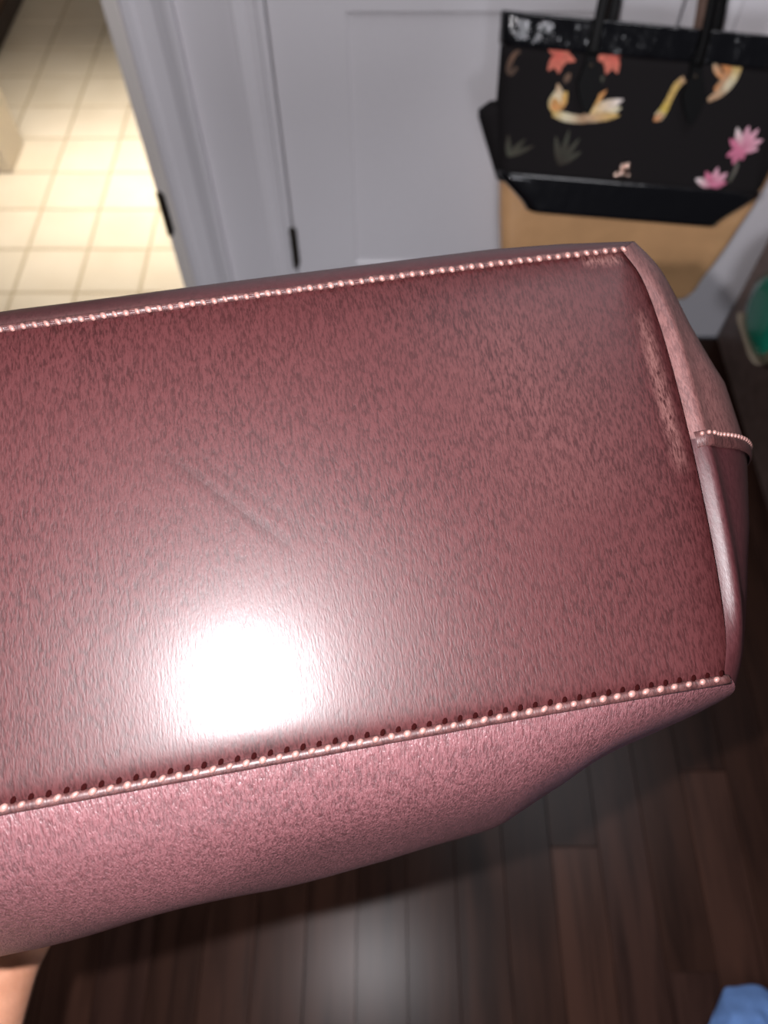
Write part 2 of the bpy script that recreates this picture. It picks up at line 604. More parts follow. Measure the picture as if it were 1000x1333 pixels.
# ------------------------------------------------------------------ tiled room: partition and cabinet
part = boxes('wall_partition', CREAM, None, (-1.9, -0.992, 1.83, 1.955, 0.0, 0.95), bev=0.003)
tag(part, 'cream partition end standing on the tiles', kind='structure')
cb = empty('wooden_cabinet', (-1.45, 2.75, 0.0), 'brown wooden cabinet on the cream tiles, at the far left', 'cabinet')
to_parent(boxes('carcass', RUSTWOOD, None, (-1.75, -1.185, 2.30, 3.2, 0.06, 0.9), bev=0.004), cb)
to_parent(boxes('plinth', DARKWOOD, None, (-1.74, -1.178, 2.31, 3.19, 0.0, 0.06)), cb)
for k in range(2):
    d = to_parent(boxes('cabinet_door', RUSTWOOD, None, (-1.185, -1.167, 2.31 + k * 0.445, 2.745 + k * 0.445, 0.075, 0.89), bev=0.003), cb)
    hd = boxes('handle', BRONZE, None, (-1.167, -1.150, 2.52 + k * 0.445 - 0.05, 2.52 + k * 0.445 + 0.05, 0.74, 0.752), bev=0.003)
    hd.parent = d
    hd.matrix_parent_inverse = cb.matrix_basis.inverted() @ Matrix.Identity(4) if False else Matrix.Identity(4)

# ------------------------------------------------------------------ dresser at the right
dr = empty('dresser', (1.2, 1.0, 0.0), 'dark brown wooden dresser against the wall at the right edge', 'dresser')
to_parent(boxes('carcass', DRESSER, None, (0.775, 1.60, 0.79, YB - 0.005, 0.05, 0.78), bev=0.003), dr)
to_parent(boxes('side_panel', DRESSER, None, (0.757, 0.775, 0.775, YB - 0.004, 0.0, 0.78), bev=0.003), dr)
to_parent(boxes('side_panel', DRESSER, None, (1.60, 1.618, 0.775, YB - 0.004, 0.0, 0.78), bev=0.003), dr)
to_parent(boxes('dresser_top', DRESSER, None, (0.745, 1.63, 0.755, YB - 0.004, 0.78, 0.805), bev=0.005), dr)
for k in range(3):
    z0 = 0.07 + k * 0.236
    d = to_parent(boxes('drawer', DRESSER, None, (0.785, 1.59, 0.772, 0.79, z0, z0 + 0.226), bev=0.004), dr)
    for sx in (1.0, 1.38):
        bm = bmesh.new()
        bmesh.ops.create_uvsphere(bm, u_segments=12, v_segments=8, radius=0.016, matrix=Matrix.Translation((sx, 0.757, z0 + 0.113)))
        o = from_bm('drawer_knob', bm, BRONZE)
        o.parent = d
        o.matrix_parent_inverse = Matrix.Identity(4)


# ------------------------------------------------------------------ the wine coloured leather tote, held upside down
BX = V((0.9816, 0.1834, -0.0527)).normalized()
BZ = V((0.1041, -0.2833, 0.9533)).normalized()
BY = BZ.cross(BX).normalized()
BX = BY.cross(BZ)
BORG = V((-0.0372, 0.1497, 1.0281))
bag_m = Matrix.Translation(BORG) @ Matrix((BX, BY, BZ)).transposed().to_4x4()
bag = empty('leather_tote', label='shiny dark pink leather tote held bottom up in front, filling the picture', cat='bag', mat=bag_m)

bot_c = [(-0.1795, -0.083), (-0.1159, -0.083), (0.0, -0.082), (0.09, -0.0815), (0.1692, -0.0818)]
top_c = [(-0.176, 0.104), (-0.1075, 0.1055), (0.0, 0.1105), (0.1, 0.115), (0.1726, 0.117)]
rgt_c = [(0.1692, -0.0818), (0.174, -0.0672), (0.1772, -0.0448), (0.1795, -0.0181), (0.1815, 0.0203), (0.182, 0.0535), (0.1812, 0.0805),
         (0.1785, 0.1027), (0.1726, 0.117)]
lft_c = [(-0.1795, -0.083), (-0.184, -0.06), (-0.187, -0.02), (-0.188, 0.02), (-0.187, 0.06), (-0.183, 0.09), (-0.176, 0.104)]
p3 = lambda l: [(a, b, 0) for a, b in l]
NU, NV = 96, 56
bot = smooth_path(p3(bot_c), NU + 1)
top = smooth_path(p3(top_c), NU + 1)
rgt = smooth_path(p3(rgt_c), NV + 1)
lft = smooth_path(p3(lft_c), NV + 1)

# base panel: Coons patch, gently crowned, rolled down at the seams
vs, fs = [], []
for j in range(NV + 1):
    v = j / NV
    for i in range(NU + 1):
        u = i / NU
        p = (bot[i] * (1 - v) + top[i] * v + lft[j] * (1 - u) + rgt[j] * u
             - (bot[0] * (1 - u) * (1 - v) + bot[NU] * u * (1 - v) + top[0] * (1 - u) * v + top[NU] * u * v))
        eb = (p - bot[i]).length
        et = (p - top[i]).length
        er = (p - rgt[j]).length
        el = (p - lft[j]).length
        z = -max(0.0022 * math.exp(-eb / 0.0035), 0.0040 * math.exp(-et / 0.012), 0.0042 * math.exp(-er / 0.008), 0.003 * math.exp(-el / 0.006))
        z += 0.0010 * noise.noise(V((p.x * 9, p.y * 9, 3.1))) * min(1, min(eb, et, er) / 0.03)
        vs.append((p.x, p.y, z))
for j in range(NV):
    for i in range(NU):
        a = j * (NU + 1) + i
        fs.append((a, a + 1, a + NU + 2, a + NU + 1))
link('base_panel', mesh('base_panel', vs, fs), L_BASE, bag)

# walls flare away from the base
B_bot = [(-0.1795, 0.050), (-0.170, 0.076), (-0.155, 0.0885), (-0.115, 0.0884), (-0.031, 0.0853), (0.025, 0.0804), (0.081, 0.0724), (0.109, 0.0597), (0.137, 0.042), (0.1692, 0.022)]
B_top = [(-0.176, 0.040), (-0.105, 0.0475), (0.115, 0.0455), (0.143, 0.042), (0.1726, 0.0328)]
B_rgt = [(-0.0818, 0.026), (-0.0672, 0.038), (-0.0448, 0.0556), (-0.0181, 0.072), (0.0203, 0.0869), (0.0535, 0.0830), (0.0805, 0.0631), (0.1027, 0.0526), (0.117, 0.042)]
KF, DEPTH = 0.05, 0.235


def flare(dep):
    return (1 - math.exp(-(max(0.0, dep - 0.0022) / KF) ** 0.65)) * (1 - 0.62 * sst(0.085, DEPTH, dep))


def off_bottom(p):
    ox = 0.026 * sst(0.125, 0.1692, p.x) - 0.026 * (1 - sst(-0.1795, -0.150, p.x))
    return V((ox, -interp(B_bot, p.x), 0))


def off_top(p):
    ox = 0.042 * sst(0.120, 0.1726, p.x) - (0.0464 * (1 - sst(-0.176, -0.125, p.x)))
    return V((ox, interp(B_top, p.x), 0))


def off_right(p):
    return V((interp(B_rgt, p.y), 0.0328 * sst(0.06, 0.117, p.y) - 0.022 * (1 - sst(-0.0818, -0.03, p.y)), 0))


def off_left(p):
    return V((-interp(B_rgt, p.y * 1.08), 0.040 * sst(0.05, 0.104, p.y) - 0.050 * (1 - sst(-0.083, -0.03, p.y)), 0))


DEPS = [0.0022, 0.00225, 0.0023, 0.0024, 0.0025, 0.0027, 0.0029, 0.0032, 0.0035, 0.0038, 0.0045, 0.006, 0.0075, 0.009, 0.0105, 0.012, 0.014, 0.0165, 0.019, 0.022, 0.025, 0.032, 0.040, 0.050, 0.062, 0.076, 0.092, 0.11, 0.13, 0.15, 0.17, 0.19, 0.21, DEPTH]


def wall_pt(b, o, dep, extra=0.0, rdg=0.0):
    n = V((o.x, o.y, 0)).normalized() if o.length > 1e-6 else V((0, 0, 0))
    wob = 0.0035 * noise.noise(V((b.x * 14, b.y * 14, dep * 16))) * sst(0.01, 0.05, dep)
    fold = 0.0
    if rdg: fold = rdg * math.exp(-((o.length * flare(dep) - 0.0062) / 0.0044) ** 2)
    return V((b.x, b.y, 0)) + o * flare(dep) + n * (extra + wob) - V((0, 0, dep - fold))


def wall_strip(name, path, offf, material, inset=0.0, flip=False, ridge=None):
    vs, fs = [], []
    m = len(DEPS)
    for b in path:
        o = offf(b)
        for k, dep in enumerate(DEPS):
            vs.append(wall_pt(b, o, dep, inset * math.exp(-dep / 0.004), ridge(b) if ridge else 0.0))
        # hem turned in at the mouth
        for k in range(m - 1, m - 8, -1):
            vs.append(wall_pt(b, o, DEPS[k], -0.003))
    q = m + 7
    for i in range(len(path) - 1):
        for k in range(q - 1):
            a = i * q + k
            f = (a, a + 1, a + q + 1, a + q)
            fs.append(f[::-1] if flip else f)
    bm = bmesh.new()
    bv = [bm.verts.new(v) for v in vs]
    for f in fs: bm.faces.new([bv[i] for i in f])
    return from_bm(name, bm, material, bag)


RIDGE = lambda b: (0.0046 - 0.0018 * sst(0.0, 0.03, b.y)) * sst(-0.082, -0.05, b.y) * (1 - sst(0.07, 0.115, b.y))
wall_strip('front_panel', bot, off_bottom, L_FRONT_LIT)
wall_strip('back_panel', top, off_top, L_SMOOTH)
js = next(j for j, p in enumerate(rgt) if p.y > 0.0185)
tag(wall_strip('side_gusset', rgt[js:], off_right, L_GUSSET, -0.002, ridge=RIDGE), 'lighter rubbed pink leather')
tag(wall_strip('side_gusset', rgt[:js + 1], off_right, L_SMOOTH, -0.002, ridge=RIDGE), 'smooth dark pink leather')
jl = next(j for j, p in enumerate(lft) if p.y > 0.0185)
wall_strip('side_gusset', lft[jl:], off_left, L_GUSSET, -0.002)
wall_strip('side_gusset', lft[:jl + 1], off_left, L_SMOOTH, -0.002)


# stitched welts along the two long seams
def stitch_mesh():
    bm = bmesh.new()
    bmesh.ops.create_uvsphere(bm, u_segments=8, v_segments=6, radius=1.0)
    for v in bm.verts: v.co = V((v.co.x * 0.0017, v.co.y * 0.00125, v.co.z * 0.0012))
    me = bpy.data.meshes.new('stitch')
    bm.to_mesh(me)
    bm.free()
    me.materials.append(THREAD)
    for p in me.polygons: p.use_smooth = True
    return me


ST = stitch_mesh()
NOTCH_SHADE = plain('stitch_shade', (0.010, 0.0018, 0.0018), 0.9, spec=0.0)  # dark bits stand in for the shadows of needle notches above the beads


def notch_shade_mesh():
    bm = bmesh.new()
    bmesh.ops.create_uvsphere(bm, u_segments=8, v_segments=4, radius=1.0)
    for v in bm.verts: v.co = V((v.co.x * 0.0010, v.co.y * 0.0015, v.co.z * 0.0004))
    me = bpy.data.meshes.new('stitch_notch_shade')
    bm.to_mesh(me)
    bm.free()
    me.materials.append(NOTCH_SHADE)
    return me


NOTCH = notch_shade_mesh()


def welt(path, side, r, dy, dz, pitch, slant, lift):
    pts = [V((p.x, p.y + dy, dz + 0.0003 * math.sin(i * 1.7))) for i, p in enumerate(path)]
    wl = tube('welt', pts, r, L_WELT, bag, 10)
    # walk along by arc length
    acc, last, nxt = 0.0, pts[0], pitch * 0.5
    k = 0
    for p in pts[1:]:
        d = (p - last).length
        while nxt <= acc + d:
            q = last.lerp(p, (nxt - acc) / d)
            s = bpy.data.objects.new('stitch', ST)
            COL.objects.link(s)
            s.parent = wl
            s.location = (q.x, q.y + lift[0], q.z + lift[1])
            s.rotation_euler = (0.0, 0.0, slant + random.uniform(-0.12, 0.12))
            sc = random.uniform(0.9, 1.1)
            s.scale = (sc, random.uniform(0.85, 1.2), 1)
            with_shade = side < 0
            h = bpy.data.objects.new('stitch_notch_shade', NOTCH) if with_shade else s
            if with_shade:
                COL.objects.link(h)
                h.parent = wl
                h.rotation_euler = (0, 0, -0.5)
                h.location = (q.x + pitch * 0.5, q.y + lift[2], q.z + lift[3])
            nxt += pitch
            k += 1
        acc += d
        last = p
    return wl


welt(bot, -1, 0.0020, -0.0016, -0.0020, 0.0062, 0.45, (0.0006, 0.0018, 0.0026, 0.0010))
welt(top, 1, 0.0017, 0.0010, -0.0036, 0.0047, -0.9, (-0.0010, 0.0016, -0.0028, 0.0012))

# horizontal stitched seam over the right gusset
b0 = rgt[js]
o0 = off_right(b0)
seam_d = [0.0022 + KF * (-math.log(1 - (0.0006 + 0.00262 * i) / o0.length)) ** (1 / 0.65) for i in range(30)]
def wall_n(d):
    t = wall_pt(b0, o0, d + 0.001, 0.0, RIDGE(b0)) - wall_pt(b0, o0, max(0.0022, d - 0.001), 0.0, RIDGE(b0))
    t.y = 0
    n = V((-t.z, 0, t.x))
    return (n if n.x + n.z > 0 else -n).normalized()


vs, fs = [], []
wprof = [(-0.0046, 0.0004), (-0.0040, 0.0016), (-0.001, 0.0022), (0.0020, 0.0018), (0.0030, 0.0004)]
for d in seam_d:
    base = wall_pt(b0, o0, d, 0.0, RIDGE(b0))
    nrm = wall_n(d)
    for yy, h in wprof: vs.append(base + nrm * h + V((0, yy, 0)))
q = len(wprof)
for i in range(len(seam_d) - 1):
    for k in range(q - 1): fs.append((i * q + k, i * q + k + 1, (i + 1) * q + k + 1, (i + 1) * q + k))
bm = bmesh.new()
bv = [bm.verts.new(v) for v in vs]
for f in fs: bm.faces.new([bv[i] for i in f])
sm = from_bm('side_seam', bm, L_WELT, bag)
for i in range(1, 30, 1):
    base = wall_pt(b0, o0, seam_d[i], 0.0, RIDGE(b0))
    s = bpy.data.objects.new('stitch', ST)
    COL.objects.link(s)
    s.parent = sm
    s.location = base + wall_n(seam_d[i]) * 0.0020 + V((0, 0.0012, 0))
    s.rotation_euler = (0, 1.0, 0.35)
    s.scale = (0.75, 0.9, 0.9)

# handles hang from the mouth (far end), a small strap tab shows under the near panel
for sgn, pth, off in ((-1, bot, off_bottom), (1, top, off_top)):
    ia, ib = 30, 66
    pa, pb = wall_pt(pth[ia], off(pth[ia]), 0.205, 0.004), wall_pt(pth[ib], off(pth[ib]), 0.205, 0.004)
    mid = (pa + pb) / 2
    ctrl = [pa, pa + V((0.004, 0.006 * sgn, -0.05)), pa.lerp(pb, 0.14) + V((0, 0.004 * sgn, -0.13)), mid + V((0, 0.0, -0.19)),
            pa.lerp(pb, 0.86) + V((0, 0.004 * sgn, -0.13)), pb + V((-0.004, 0.006 * sgn, -0.05)), pb]
    tube('handle', smooth_path(ctrl, 40), 0.0055, L_SMOOTH, bag, 10)
bi = next(i for i, p in enumerate(bot) if p.x > 0.012)
tabs = []
bb = V((bot[bi].x, bot[bi].y, 0))
for dx in (-0.014, 0.016):
    p0 = wall_pt(bb + V((dx, 0, 0)), off_bottom(bb + V((dx, 0, 0))), 0.125, 0.003)
    tabs.append(p0)
bm = bmesh.new()
for p0 in tabs:
    box(bm, p0.x - 0.0045, p0.x + 0.0045, p0.y - 0.006, p0.y + 0.004, p0.z - 0.006, p0.z + 0.003, bev=0.0015)
a, b = tabs
vs, fs = tube_geo([a + V((0, -0.003, 0)), (a + b) / 2 + V((0, -0.0045, 0)), b + V((0, -0.003, 0))], 0.0018, 8)
bv = [bm.verts.new(v) for v in vs]
for f in fs: bm.faces.new([bv[i] for i in f])
tag(from_bm('strap_loop', bm, L_LINING, bag), 'dark strap loop')


# ------------------------------------------------------------------ the arm that holds it
def skinned(name, chains, material):
    """chains of (point, radius): one connected skin-modifier figure, converted to a mesh"""
    verts, edges, rad = [], [], []
    for ch, root in chains:
        prev = root
        for p, r in ch:
            verts.append(tuple(p))
            rad.append(r)
            if prev is not None: edges.append((prev, len(verts) - 1))
            prev = len(verts) - 1
    me = bpy.data.meshes.new(name)
    me.from_pydata(verts, edges, [])
    o = bpy.data.objects.new(name, me)
    COL.objects.link(o)
    sk = o.modifiers.new('skin', 'SKIN')
    sk.use_smooth_shade = True
    for i, r in enumerate(rad):
        me.skin_vertices[0].data[i].radius = (r, r)
        me.skin_vertices[0].data[i].use_root = (i == 0)
    sb = o.modifiers.new('sub', 'SUBSURF')
    sb.levels = sb.render_levels = 2
    dg = bpy.context.evaluated_depsgraph_get()
    me2 = bpy.data.meshes.new_from_object(o.evaluated_get(dg))
    bpy.data.objects.remove(o)
    me2.name = name
    return link(name, me2, material)


grip_i = next(i for i, p in enumerate(bot) if p.x > -0.150)
rim = bag_m @ wall_pt(bot[grip_i], off_bottom(bot[grip_i]), DEPTH)
rim_in = bag_m.to_3x3() @ V((0, 1, 0))       # into the mouth
rim_up = bag_m.to_3x3() @ V((0, 0, 1))       # up along the wall
rim_x = bag_m.to_3x3() @ V((1, 0, 0))
wrist = V((-0.252, 0.026, 0.712))
elbow = V((-0.270, -0.205, 0.800))
arm = [(elbow + V((-0.01, -0.06, 0.035)), 0.046), (elbow, 0.047), (elbow.lerp(wrist, 0.25), 0.049), (elbow.lerp(wrist, 0.6), 0.041),
       (elbow.lerp(wrist, 0.88), 0.031), (wrist, 0.028)]
palm = wrist.lerp(rim, 0.50) + V((0, 0.004, -0.010))
arm.append((palm, 0.027))
chains = [(arm, None)]
pi = len(arm) - 1
for k, (ln, sp) in enumerate(((0.92, 0.030), (1.05, 0.010), (1.0, -0.010), (0.8, -0.028))):
    kn = palm + rim_x * sp * 1.05 + (rim - palm) * 0.62 - rim_up * 0.018
    m1 = rim + rim_x * sp * 1.05 + rim_in * 0.016 - rim_up * 0.016
    m2 = m1 + rim_in * 0.004 + rim_up * 0.034 * ln
    m3 = m2 - rim_in * 0.003 + rim_up * 0.022 * ln
    chains.append(([(kn, 0.0105), (m1, 0.0095), (m2, 0.0088), (m3, 0.0075)], pi))
th = palm + rim_x * 0.036 - rim_in * 0.004
t1 = rim + rim_x * 0.044 - rim_in * 0.016 + rim_up * 0.004
chains.append(([(th, 0.0125), (t1, 0.0105), (t1 + rim_up * 0.026 + rim_in * 0.003 + rim_x * 0.006, 0.0088)], pi))
person = skinned('person', chains, SKIN)
tag(person, 'bare forearm and hand reaching up under the dark pink tote', 'person')


# ------------------------------------------------------------------ hanging bags
def frame(org, a, b):
    """local X along the bag, Y into the door, Z up the bag"""
    a, b = V(a).normalized(), V(b).normalized()
    n = a.cross(b).normalized()
    b = n.cross(a)
    return Matrix.Translation(V(org)) @ Matrix((a, -n, b)).transposed().to_4x4()


def loft_rows(rows, nseg=6, corner=0.3):
    """rows: (v, x_left, x_right, depth, y0). Section: flat front at y0, rounded back corners."""
    vs, fs = [], []
    secs = []
    for v, xl, xr, d, y0 in rows:
        xc, hw = (xl + xr) / 2, (xr - xl) / 2
        sec = []
        r = min(d * 0.45, 0.02)
        cs = [(-hw + r, y0 + r, math.pi, 1.5 * math.pi), (hw - r, y0 + r, 1.5 * math.pi, 2 * math.pi),
              (hw - r, y0 + d - r, 0, 0.5 * math.pi), (-hw + r, y0 + d - r, 0.5 * math.pi, math.pi)]
        for ci, (cx, cy, a0, a1) in enumerate(cs):
            for k in range(nseg):
                an = a0 + (a1 - a0) * k / (nseg - 1)
                sec.append((xc + cx + r * math.cos(an), cy + r * math.sin(an), v))
            if ci in (0, 2):                     # extra points along the long sides
                s = -1 if ci == 0 else 1
                for k in range(1, 12):
                    t = k / 12
                    xx = (-hw + r) + t * (2 * hw - 2 * r)
                    if ci == 2: xx = -xx
                    sec.append((xc + xx, y0 if ci == 0 else y0 + d, v))
        secs.append(sec)
    n = len(secs[0])
    for s in secs: vs += s
    for i in range(len(secs) - 1):
        for k in range(n): fs.append((i * n + k, i * n + (k + 1) % n, (i + 1) * n + (k + 1) % n, (i + 1) * n + k))
    return vs, fs, n, len(secs)


def loft(name, rows, material, parent, cap0=True, cap1=True, wob=0.0, seed=0):
    vs, fs, n, m = loft_rows(rows)
    if cap0: fs.append(tuple(range(n))[::-1])
    if cap1: fs.append(tuple(range((m - 1) * n, m * n)))
    if wob:
        vs = [V(v) + V((0, wob * noise.noise(V((v[0] * 11, v[2] * 14, seed))), 0)) for v in vs]
    bm = bmesh.new()
    bv = [bm.verts.new(v) for v in vs]
    for f in fs: bm.faces.new([bv[i] for i in f])
    return from_bm(name, bm, material, parent)


# black printed shopper
bk_m = frame((0.377, 1.0151, 0.4978), (0.9969, -0.0291, -0.0728), (0.0785, 0.3702, 0.9256))
bk = empty('floral_tote', label='black fabric tote with flower and bird print, hanging on the white door', cat='bag', mat=bk_m)


def row_at(v):
    hw = interp([(0.0, 0.152), (0.008, 0.1585), (0.044, 0.204), (0.06, 0.2065), (0.13, 0.208), (0.256, 0.205)], v)
    xc = interp([(0, 0), (0.05, 0.0), (0.13, -0.014), (0.256, -0.030)], v)
    d = interp([(0, 0.088), (0.05, 0.085), (0.12, 0.055), (0.22, 0.030), (0.256, 0.022)], v)
    return (v, xc - hw, xc + hw, d)


rows = [(*row_at(v), 0.0) for v in (0.045, 0.06, 0.085, 0.11, 0.135, 0.16, 0.185, 0.205, 0.218)]
loft('fabric_body', rows, FABRIC, bk)
rows = []
for v in (-0.002, 0.004, 0.015, 0.03, 0.045, 0.052):
    r = row_at(max(v, 0))
    rows.append((v, r[1] - 0.0015, r[2] + 0.0015, r[3] + 0.004, -0.0022))
tag(loft('base_trim', rows, PATENT, bk), 'glossy black patent bottom')
rows = []
for v in (0.2165, 0.219, 0.228, 0.238, 0.248, 0.2545, 0.2565):
    r = row_at(v)
    e = 0.0012 if v in (0.2165, 0.2565) else 0.0024
    rows.append((v, r[1] - e, r[2] + e, r[3] + 2 * e, -e))
tag(loft('rim_trim', rows, PATENT_RIM, bk, wob=0.0022, seed=5), 'glossy black patent band')
# gusset wings
for s in (-1, 1):
    wv = []
    for v, x, hw in ((0.035, 0.2040, 0.02), (0.06, 0.2150, 0.02), (0.09, 0.2245, 0.02), (0.118, 0.2335, 0.018), (0.128, 0.2330, 0.014), (0.140, 0.218, 0.010)):
        xc = interp([(0, 0), (0.05, 0.0), (0.13, -0.014)], v)
        xin = 0.17
        a, b = (xc - x, xc - xin) if s < 0 else (xc + xin, xc + x)
        wv.append((v, a, b, 0.045, 0.012))
    loft('gusset', wv, FABRIC, bk)
# handles with their tabs
def strap_arc(p0, p1, apex_z, yfn, n=40):
    c = (p0 + p1) / 2
    out = []
    ctrl = [p0, p0 + V((0.000, 0, 0.04)), p0.lerp(c, 0.10) + V((0, 0, apex_z * 0.55)), p0.lerp(c, 0.45) + V((0, 0, apex_z * 0.90)), c + V((0, 0, apex_z)),
            p1.lerp(c, 0.45) + V((0, 0, apex_z * 0.90)), p1.lerp(c, 0.10) + V((0, 0, apex_z * 0.55)), p1 + V((-0.000, 0, 0.04)), p1]
    for q in smooth_path(ctrl, n):
        out.append(q + V((0, yfn((q.z - p0.z) / apex_z), 0)))
    return out


inv = bk_m.inverted()
neck = inv @ (KNOB + V((0, -0.036, 0.009)))
for yy, dx, nm in ((-0.006, 0.0, 'front'), (0.030, 0.027, 'rear')):
    a0, a1 = V((-0.1045 + dx, yy, 0.215)), V((0.0455 + dx, yy, 0.213))
    up = neck.z - 0.215 + (0.006 if nm == 'front' else 0.010)
    shx = neck.x - (a0.x + a1.x) / 2
    y_end = neck.y - yy + (-0.006 if nm == 'front' else 0.009)
    pts = strap_arc(a0, a1, up, lambda t: 0)
    pts = [p + V((shx * max(0, (p.z - 0.215) / up) ** 2, y_end * sst(0.15, 1.0, max(0, (p.z - 0.215) / up)), 0)) for p in pts]
    hnd = tube('handle', pts, 0.0052, BLKLEATHER, bk, 10, flat=(0.0075, 0.005))
    for px in (a0, a1):
        # pointed tab with a round stud
        y0 = -0.0065 if nm == 'front' else 0.031
        top_w, n = 0.0075, []
        outl = [(-0.0075, 0.012), (0.0075, 0.012), (0.0085, -0.010), (0.0175, -0.035), (0.013, -0.052), (0.003, -0.073), (-0.003, -0.073), (-0.013, -0.052), (-0.0175, -0.035), (-0.0085, -0.010)]
        if nm == 'rear': outl = [(a * 0.8, b * 0.3) for a, b in outl]
        bm = bmesh.new()
        sk = 0.14 if px is a0 else 0.20
        va = [bm.verts.new((px.x + a - b * sk, y0 - 0.0018, px.z + b)) for a, b in outl]
        vb = [bm.verts.new((px.x + a * 1.05 - b * sk, y0 + 0.005, px.z + b)) for a, b in outl]
        bm.faces.new(va)
        bm.faces.new(vb[::-1])
        for k in range(len(va)): bm.faces.new((va[k], vb[k], vb[(k + 1) % len(va)], va[(k + 1) % len(va)]))
        tb = from_bm('handle_tab', bm, BLKLEATHER, bk, smooth=False)
        if nm == 'front':
            bm = bmesh.new()
            bmesh.ops.create_uvsphere(bm, u_segments=10, v_segments=6, radius=0.0032,
                                      matrix=Matrix.Translation((px.x + 0.0012, y0 - 0.002, px.z - 0.012)) @ Matrix.Diagonal((1, 0.5, 1, 1)))
            tag(from_bm('stud', bm, BRONZE, tb), 'small metal stud')


# woven print: petals and strokes laid flat on the fabric
class Print:
    def __init__(self, name):
        self.name, self.v, self.f, self.c = name, [], [], []

    def petal(self, x, z, ang, ln, wd, c0, c1, lift=0.0):
        n = 8
        base = len(self.v)
        ca, sa = math.cos(ang), math.sin(ang)
        k = 0.0007 + lift
        for i in range(n + 1):
            t = i / n
            w = wd * math.sin(math.pi * min(1, t * 0.92 + 0.08)) ** 0.8 * (1 - 0.25 * t)
            cc = tuple(a + (b - a) * t for a, b in zip(c0, c1))
            for s in (-1, 0, 1):
                px, pz = t * ln, s * w / 2
                self.v.append((x + px * ca - pz * sa, -k - (0.0004 if s == 0 else 0), z + px * sa + pz * ca))
                self.c.append(cc if s else tuple(min(1, q * 1.25) for q in cc))
        for i in range(n):
            for s in (0, 1):
                a = base + i * 3 + s
                self.f.append((a, a + 1, a + 4, a + 3))

    def stroke(self, pts, wds, cols, lift=0.0):
        ps = smooth_path([(a, 0, b) for a, b in pts], 18)
        base = len(self.v)
        m = len(ps)
        for i, p in enumerate(ps):
            t = (ps[min(i + 1, m - 1)] - ps[max(i - 1, 0)]).normalized()
            nn = V((-t.z, 0, t.x))
            u = i / (m - 1)
            w = interp([(j / (len(wds) - 1), q) for j, q in enumerate(wds)], u)
            fc = u * (len(cols) - 1)
            j = min(int(fc), len(cols) - 2)
            cc = tuple(a + (b - a) * (fc - j) for a, b in zip(cols[j], cols[j + 1]))
            for s in (-1, 0, 1):
                q = p + nn * (w / 2 * s)
                self.v.append((q.x, -0.0007 - lift - (0.0004 if s == 0 else 0), q.z))
                self.c.append(cc)
        for i in range(m - 1):
            for s in (0, 1):
                a = base + i * 3 + s
                self.f.append((a, a + 1, a + 4, a + 3))

    def build(self, label=None):
        me = mesh(self.name, self.v, self.f)
        at = me.color_attributes.new('print', 'FLOAT_COLOR', 'POINT')
        for i, c in enumerate(self.c): at.data[i].color = (*c, 1)
        o = link(self.name, me, PRINT, bk)
        return tag(o, label) if label else o


CORAL, CORAL2 = (0.50, 0.10, 0.075), (0.62, 0.19, 0.13)
YEL, CRM, ORG, TANC = (0.62, 0.42, 0.13), (0.72, 0.66, 0.46), (0.60, 0.25, 0.09), (0.50, 0.32, 0.19)
PNK, PNK2, WHT = (0.55, 0.16, 0.26), (0.72, 0.42, 0.50), (0.75, 0.68, 0.66)
GRY, BRN = (0.055, 0.06, 0.045), (0.085, 0.055, 0.04)
R = math.radians
for cx, cz, ff in ((-0.150, 0.2120, 1), (-0.0735, 0.2165, -1)):
    P = Print('flower_print')
    for ang, ln, wd in ((-78, 0.024, 0.015), (-118, 0.024, 0.014), (-14, 0.026, 0.013), (24, 0.016, 0.014), (150, 0.022, 0.013), (100, 0.010, 0.016), (-50, 0.017, 0.016)):
        a = ang if ff > 0 else 180 - ang
        P.petal(cx, cz, R(a), ln, wd, CORAL, CORAL2, random.uniform(0, 0.0003))
    P.build('coral flower')
P = Print('bird_print')
P.petal(-0.139, 0.139, R(95), 0.032, 0.026, YEL, CRM)
P.petal(-0.143, 0.142, R(60), 0.030, 0.024, ORG, YEL, 0.0002)
P.petal(-0.134, 0.152, R(112), 0.027, 0.013, CRM, TANC, 0.0003)
P.stroke([(-0.142, 0.139), (-0.122, 0.1345), (-0.098, 0.1340), (-0.074, 0.1395)], [0.010, 0.012, 0.011, 0.010], [YEL, CRM, TANC, TANC])
P.petal(-0.098, 0.136, R(18), 0.056, 0.025, TANC, CRM, 0.0002)
P.petal(-0.092, 0.143, R(24), 0.052, 0.018, YEL, WHT, 0.0004)
P.petal(-0.094, 0.146, R(52), 0.036, 0.011, YEL, ORG, 0.0005)
P.petal(-0.088, 0.137, R(8), 0.044, 0.014, TANC, YEL, 0.0006)
P.build('yellow and cream bird')
P = Print('bird_print')
P.stroke([(0.0345, 0.1965), (0.026, 0.187), (0.021, 0.170), (0.017, 0.155), (0.012, 0.145)], [0.009, 0.010, 0.009, 0.012, 0.014], [TANC, YEL, YEL, (0.62, 0.45, 0.08), CRM])
P.petal(0.018, 0.150, R(-140), 0.016, 0.012, TANC, ORG, 0.0003)
P.build('yellow long-necked bird')
P = Print('bird_print')
P.stroke([(0.080, 0.236), (0.094, 0.231), (0.104, 0.216), (0.100, 0.196), (0.089, 0.182), (0.077, 0.172)], [0.006, 0.012, 0.013, 0.014, 0.013, 0.005], [TANC, YEL, YEL, CRM, TANC, TANC])
P.stroke([(0.068, 0.222), (0.082, 0.222), (0.092, 0.212), (0.090, 0.198), (0.082, 0.186)], [0.010, 0.012, 0.012, 0.010, 0.005], [CRM, ORG, ORG, TANC, ORG], 0.0003)
P.petal(0.070, 0.216, R(-40), 0.026, 0.010, TANC, ORG, 0.0005)
P.build('orange curled crane')
P = Print('flower_print')
